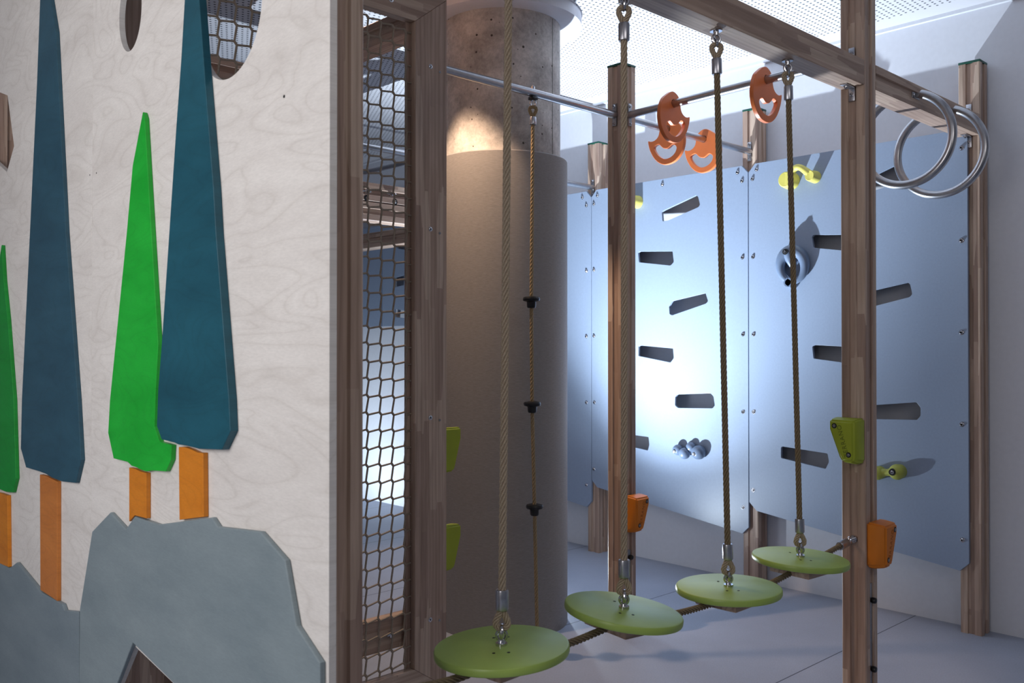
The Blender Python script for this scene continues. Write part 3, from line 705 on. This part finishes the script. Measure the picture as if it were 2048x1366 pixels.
# slate ring-shaped hold
vc, zc = onU(1584, 532, PF-.04)
t = thing('climbing_hold', 'slate blue ring-shaped hold with two bolts behind the last step rope', 'climbing hold', (PF, vc, zc), 'climbing holds on the panels')
bm = B(); ring = []; rad = []
for k in range(48):
    a = 2*math.pi*k/48; ra, rb = .068, .088
    ring.append(Vector((PF-.034-.012*math.sin(a), vc+ra*math.sin(a)*1.0, zc+rb*math.cos(a)*.98))); rad.append(.026+.009*math.cos(a))
tube(bm, ring, rad, 16, closed=True)
tube(bm, [(PF-.0005, vc, zc), (PF-.012, vc, zc), (PF-.02, vc, zc)], [.085, .080, .05], 36)
tube(bm, [(PF-.048, vc+.02, zc+.075), (PF-.046, vc+.010, zc+.03), (PF-.034, vc+.006, zc-.004)], [.030, .022, .010], 16)
tube(bm, [(PF-.0, vc+.012, zc-.092), (PF-.045, vc+.012, zc-.092), (PF-.064, vc+.012, zc-.092), (PF-.064, vc+.012, zc-.092), (PF-.05, vc+.012, zc-.092)], [.032, .030, .026, .018, .015], 24)
hold(bm, HOLDB, t); boltin(vc+.012, zc-.092, .052, t)
bm = B(); tube(bm, [(PF-.060, vc+.022, zc+.078), (PF-.0785, vc+.022, zc+.078)], [.02, .016], 18); tube(bm, [(PF-.0785, vc+.022, zc+.078), (PF-.0795, vc+.022, zc+.078)], .011, 16); obj('seat_shade', bm, HOLE, t); boltin(vc+.022, zc+.078, .080, t, .007)
# four-ball hold
t = thing('climbing_hold', 'slate blue four-ball hold low on the middle panel', 'climbing hold', (PF, onU(1377, 902, PF)[0], .75), 'climbing holds on the panels')
bm = B(); cs = []
for x, y, r, dd in ((1356, 900, .034, .03), (1382, 895, .032, .022), (1369, 907, .036, .045), (1397, 905, .044, .03)):
    v, z = onU(x, y, PF-dd); cs.append((v, z, r, dd)); sphere(bm, (PF-dd, v, z), r)
for a, b in ((0, 2), (2, 1), (1, 3)): tube(bm, [(PF-.02, cs[a][0], cs[a][1]), (PF-.022, cs[b][0], cs[b][1])], .022, 14)
hold(bm, HOLDB, t)
for i in (0, 3):
    bm = B(); P0 = Vector((PF-cs[i][3]-cs[i][2]*.80, cs[i][0]+.006, cs[i][1]-.006)); dd = Vector((-1, -.25, -.15)).normalized()
    tube(bm, [P0, P0+dd*.010], [.012, .011], 18); s_ = obj('seat_shade', bm, HOLE, t); bm = B(); bolt(bm, P0+dd*.0102, dd, .009, .004); obj('fixing_bolt', bm, CHROME, s_)
# dumbbell hold
t = thing('climbing_hold', 'olive yellow dumbbell hold low on the rightmost panel, right of the tall post', 'climbing hold', (PF, onU(1775, 946, PF)[0], .74), 'climbing holds on the panels')
bm = B(); va, za = onU(1755, 946, PF-.03); vb, zb = onU(1794, 944, PF-.035)
sphere(bm, (PF-.03, va, za), .036); sphere(bm, (PF-.035, vb, zb), .040); tube(bm, [(PF-.03, va, za), (PF-.028, (va+vb)/2, (za+zb)/2), (PF-.034, vb, zb)], [.026, .018, .026], 16)
tube(bm, [(PF-.0, va, za), (PF-.03, va, za)], [.034, .034], 20); tube(bm, [(PF-.0, vb, zb), (PF-.035, vb, zb)], [.037, .038], 20)
hold(bm, HOLDL, t)
bm = B(); P0 = Vector((PF-.066, vb+.008, zb+.002)); dd = Vector((-1, -.1, 0)).normalized(); tube(bm, [P0, P0+dd*.012], [.019, .017], 18); s_ = obj('seat_shade', bm, HOLE, t); bm = B(); bolt(bm, P0+dd*.0122, dd, .010, .005); obj('fixing_bolt', bm, CHROME, s_)

# ------------------------------------------------------------------ wedge footholds on the posts
def wedge(corner, wdir, ndir, ztop, mat, label, text=True, ws=1.0):
    """corner: point on the post face at the straight edge; wdir along the face, ndir out of the face"""
    W, N_ = Vector(wdir), Vector(ndir); C = Vector(corner); h = .180; d = .074
    t = thing('wedge_foothold', label, 'foothold', (C.x, C.y, ztop-h), 'plastic wedge footholds screwed to the posts')
    bm = B()
    def L(w, n, z): return C+W*w*ws+N_*n+Vector((0, 0, ztop+z))-Vector((0, 0, C.z))
    base = [(.002, 0), (.116, 0), (.116, -.046), (.078, -.158), (.066, -.177), (.014, -.180), (.002, -.168)]
    front = [(.014, -.010), (.112, -.008), (.112, -.044), (.072, -.148), (.062, -.164), (.022, -.166), (.014, -.156)]
    rings = [[L(w, .0006, z) for w, z in base], [L(w, d*.35, z) for w, z in base], [L(a[0]*.5+b[0]*.5, d*.8, a[1]*.5+b[1]*.5) for a, b in zip(base, front)], [L(w, d, z) for w, z in front]]
    loft(bm, rings); bmesh.ops.recalc_face_normals(bm, faces=bm.faces)
    bmesh.ops.bevel(bm, geom=[e for e in bm.edges if len(e.link_faces) == 2 and e.calc_face_angle(0) > .5], offset=.007, segments=3, affect='EDGES')
    body = obj('wedge_body', bm, mat, t, ang=40)
    for w, z in ((.092, -.030), (.034, -.140)):
        bm = B(); p = L(w, d-.001, z); tube(bm, [p, p+N_*.0014], [.0105, .0105], 20); s = obj('recess_shade', bm, HOLE, t)  # black disc gives the shaded look of a sunk bolt
        bm = B(); bolt(bm, p+N_*.0016, N_, .0062, .002); obj('bolt', bm, ZINC, s)
    if text:
        bm = text_bm('TERRANO', .0255, .0007); X = Vector((0, 0, 1)); Zx = N_; Yx = Zx.cross(X)
        X2 = (L(.083, 0, -.05)-L(.056, 0, -.15)).normalized(); Yx = N_.cross(X2)
        M = Matrix((( X2.x, Yx.x, N_.x, 0), (X2.y, Yx.y, N_.y, 0), (X2.z, Yx.z, N_.z, 0), (0, 0, 0, 1)))
        bmesh.ops.transform(bm, matrix=Matrix.Translation(L(.056, d+.0004, -.088)) @ M, verts=bm.verts)
        obj('raised_lettering', bm, WEDGT if mat is WEDG else WEDOT, t)
    return t
g2 = .0006
wedge((UA-K, VA-K, 0), (1, 0, 0), (0, -1, 0), .672, WEDO, 'orange wedge foothold low on the middle post')
wedge((UA-K, VC-K, 0), (1, 0, 0), (0, -1, 0), .712, WEDO, 'orange wedge foothold low on the tall right post')
wedge((UA-K, VC-K, 0), (0, 1, 0), (-1, 0, 0), 1.118, WEDG, 'lime green wedge foothold on the tall right post')
wedge((U2+K-.0015, VA-.046, 0), (1, 0, 0), (0, 1, 0), 1.068, WEDG, 'upper yellow-green wedge foothold beside the net frame', text=False, ws=.8)
wedge((U2+K-.0015, VA-.046, 0), (1, 0, 0), (0, 1, 0), .670, WEDG, 'lower yellow-green wedge foothold beside the net frame', text=False, ws=.8)

# ------------------------------------------------------------------ orange hand grips on the bars
GO = [(.020, .052), (.050, .035), (.083, .008), (.103, -.035), (.108, -.075), (.100, -.115), (.082, -.146), (.055, -.170), (.0235, -.182), (-.0168, -.184), (-.050, -.172), (-.080, -.148), (-.103, -.116), (-.118, -.083), (-.1256, -.045), (-.108, -.048), (-.087, -.047), (-.067, -.037), (-.055, -.020), (-.048, .010), (-.035, .038), (-.006, .0535)]
GI = [(-.087, -.086), (-.074, -.0745), (-.0537, -.072), (-.040, -.084), (-.0235, -.097), (0, -.1017), (.017, -.094), (.0316, -.086), (.047, -.090), (.060, -.106), (.049, -.1316), (.020, -.150), (-.0168, -.1535), (-.050, -.137), (-.074, -.112)]
def catmull(P, n=4):
    out = []; m = len(P)
    for i in range(m):
        p0, p1, p2, p3 = [Vector((*P[(i+k) % m], 0)) for k in (-1, 0, 1, 2)]
        for k in range(n):
            s = k/n; v = .5*((2*p1)+(p2-p0)*s+(2*p0-5*p1+4*p2-p3)*s*s+(3*p1-p0-3*p2+p3)*s**3); out.append((v.x, v.y))
    return out
GO_, GI_ = catmull(GO), catmull(GI)
HB = [(RB*1.02*math.cos(2*math.pi*k/28), RB*1.02*math.sin(2*math.pi*k/28)) for k in range(28)]
def grip(axis, pos, label, rot=0):
    """flat orange plate threaded on a bar; axis 'x' bar runs along x (plate in y-z), 'y' bar runs along y"""
    t = thing('hand_grip', label, 'hand grip', pos, 'orange hand grip plates on the bars'); c, s = math.cos(rot), math.sin(rot)
    def T(P): return [(-(x*c-y*s), x*s+y*c) for x, y in P]
    bm = outline([T(GO_), T(GI_), T(HB)], 'U' if axis == 'x' else 'V', -.010, .010, .0025)
    bmesh.ops.translate(bm, verts=bm.verts, vec=pos); obj('grip_plate', bm, PLATE, t, ang=8)
grip('x', Vector((4.215, VA, ZR)), 'orange grip plate on the far bar, right one')
grip('x', Vector((3.885, VA, ZR)), 'orange grip plate on the far bar, left one, overlapped by another')
grip('y', Vector((UA, 2.59, ZR+.005)), 'orange grip plate on the forward bar, next to the middle post')
grip('y', Vector((UA, 2.10, ZR+.013)), 'orange grip plate at the upper right, nearest to the thick beam')

# ------------------------------------------------------------------ playhouse panels with trees and rocks
UB = .9945; BT = .018; UL = UB-.0135; UL2 = UB-.0205
def pl(pts, u=UL): return [onU(x, y, u) for x, y in pts]
vS = onU(183, 700, UB)[0]; vE = onU(658.5, 700, UB)[0]; vL = onU(-120, 700, UB)[0]; ZT = 2.93
hA = [(2.638+.084*math.cos(a)+.0, 2.357+.112*math.sin(a)) for a in [2*math.pi*k/48 for k in range(48)]]
hB = [(2.025+.162*math.cos(a), 2.197+.162*math.sin(a)) for a in [2*math.pi*k/64 for k in range(64)]]
hC = chamfer_round(pl([(-34, 200), (-12, 180), (15, 191), (28, 292), (13.7, 344), (-14, 318), (-34, 300)], UB), .004)
door = pl([(269, 1292), (346, 1366), (425, 1442), (400, 1520), (190, 1520), (208, 1440)], UB)
tR = thing('play_panel', 'right white birch panel with two trees, grey rock and round holes', 'play panel', (UB, (vS+vE)/2, .03), 'whitewashed play panels with tree cut-outs')
tL = thing('play_panel', 'left white birch panel with slate tree and a cropped green tree', 'play panel', (UB, (vS+vL)/2, .03), 'whitewashed play panels with tree cut-outs')
obj('board', outline([[(vE, .03), (vE, ZT), (vS-.001, ZT), (vS-.001, .03)], hA, hB, door], 'U', UB, UB+BT, .001), BIRCH, tR, ang=8)
obj('board', outline([[(vS+.001, .03), (vS+.001, ZT), (vL, ZT), (vL, .03)], hC], 'U', UB, UB+BT, .001), BIRCH, tL, ang=8)
G_ = .0003
def cut(name, pts, mat, par, u0=UL, label=None, bev=.0016):
    return obj(name, outline([pl(pts, u0)], 'U', u0, UB-G_, bev), mat, par, label=label, ang=8)
# right panel
cut('tree_crown', [(384, -95), (391, -60), (398, 0), (410, 164), (427, 376), (432, 467), (458, 800), (460.5, 862), (443, 899.5), (415, 898.5), (398, 898), (387, 895), (373, 891.5), (356, 889), (348, 885), (323, 879), (313.5, 852), (316, 780), (323, 690), (338, 467), (352, 256), (362, 120), (369, 0), (376, -70)], TEAL1, tR, UL2, 'dark petrol blue tree crown')
cut('tree_crown', [(285.4, 224), (289, 236), (302.5, 467), (316, 690), (311, 780), (308.5, 853), (318.5, 883), (343, 890), (341.5, 920), (331, 943), (303, 941), (292, 943), (282, 940), (273, 935), (263, 932), (255, 924), (227, 917), (216, 866), (219.6, 800), (253, 467), (265, 331.5)], GREEN, tR, UL, 'bright green tree crown')
cut('tree_trunk', [(357, 894), (368, 894), (380, 898), (395, 905), (406, 906), (407, 1034), (358.5, 1040)], ORNG, tR, UL, 'orange tree trunk')
cut('tree_trunk', [(258, 935), (270, 938), (280, 943), (292, 946), (292, 1037), (269, 1031), (258, 1043)], ORNG, tR, UL, 'orange tree trunk')
rk = [(158, 1700), (158.2, 1366), (159.2, 1219), (184, 1063), (220, 1025), (251, 1059), (269, 1033), (317, 1049), (423, 1035), (435, 1053.6), (520, 1063.6), (570, 1121), (592.6, 1252.5), (640, 1326), (640, 1366), (640, 1700)]
zt = [onU(x, y, UL) for x, y in rk]; zt = [(v, max(z, .03)) for v, z in zt]
dr = pl([(265, 1285.7), (346, 1366), (425, 1442), (400, 1520), (180, 1520), (206, 1440)], UL)
obj('rock_cutout', outline([zt, dr], 'U', UL, UB-G_, .003), ROCK, tR, label='grey rock cut-out with a triangular opening', ang=8)
# left panel
cut('tree_crown', [(88, -95), (96, -45), (101, 0), (111, 62), (131, 467), (155, 800), (161.5, 920), (151, 966), (124, 963), (114, 959.5), (103, 955), (92, 948), (79, 943), (52, 935), (41.4, 897), (43.5, 800), (59.5, 467), (73.5, 171), (80, 0), (84, -60)], TEAL2, tL, UL, 'slate blue tree crown')
cut('tree_crown', [(3, 490), (7, 560), (15, 640), (27, 800), (31.5, 957), (25, 985), (12, 984), (0, 979), (-14, 975), (-36, 965), (-44, 900), (-38, 800), (-8, 560)], GREEN2, tL, UL, 'leaf green tree crown, cropped at the left')
cut('tree_trunk', [(79.6, 949), (92, 952), (103, 958), (114, 963), (124-10, 1202), (80.5, 1180)], ORNG2, tL, UL, 'brownish orange tree trunk')
cut('tree_trunk', [(-14, 984), (0, 986), (14.5, 991), (16, 1134), (0, 1127), (-14, 1120)], ORNG, tL, UL, 'orange tree trunk')
rk = [(157, 1223.5), (128.5, 1220.6), (124, 1208), (81, 1184), (33, 1125), (18.6, 1136.5), (0, 1127), (-40, 1100), (-115, 1120), (-115, 1700), (157, 1700)]
zt = [(v, max(z, .03)) for v, z in [onU(x, y, UL) for x, y in rk]]
obj('rock_cutout', outline([zt], 'U', UL, UB-G_, .003), ROCKB, tL, label='low grey rock cut-out', ang=8)
for x, y, par in ((568.5, 193, tR), (193, 346, tR), (180, 350, tL)):
    v, z = onU(x, y, UB); bm = B(); tube(bm, [(UB-.0002, v, z), (UB-.0008, v, z)], .0035 if x > 500 else .0022, 14); obj('screw_hole', bm, HOLE, par)
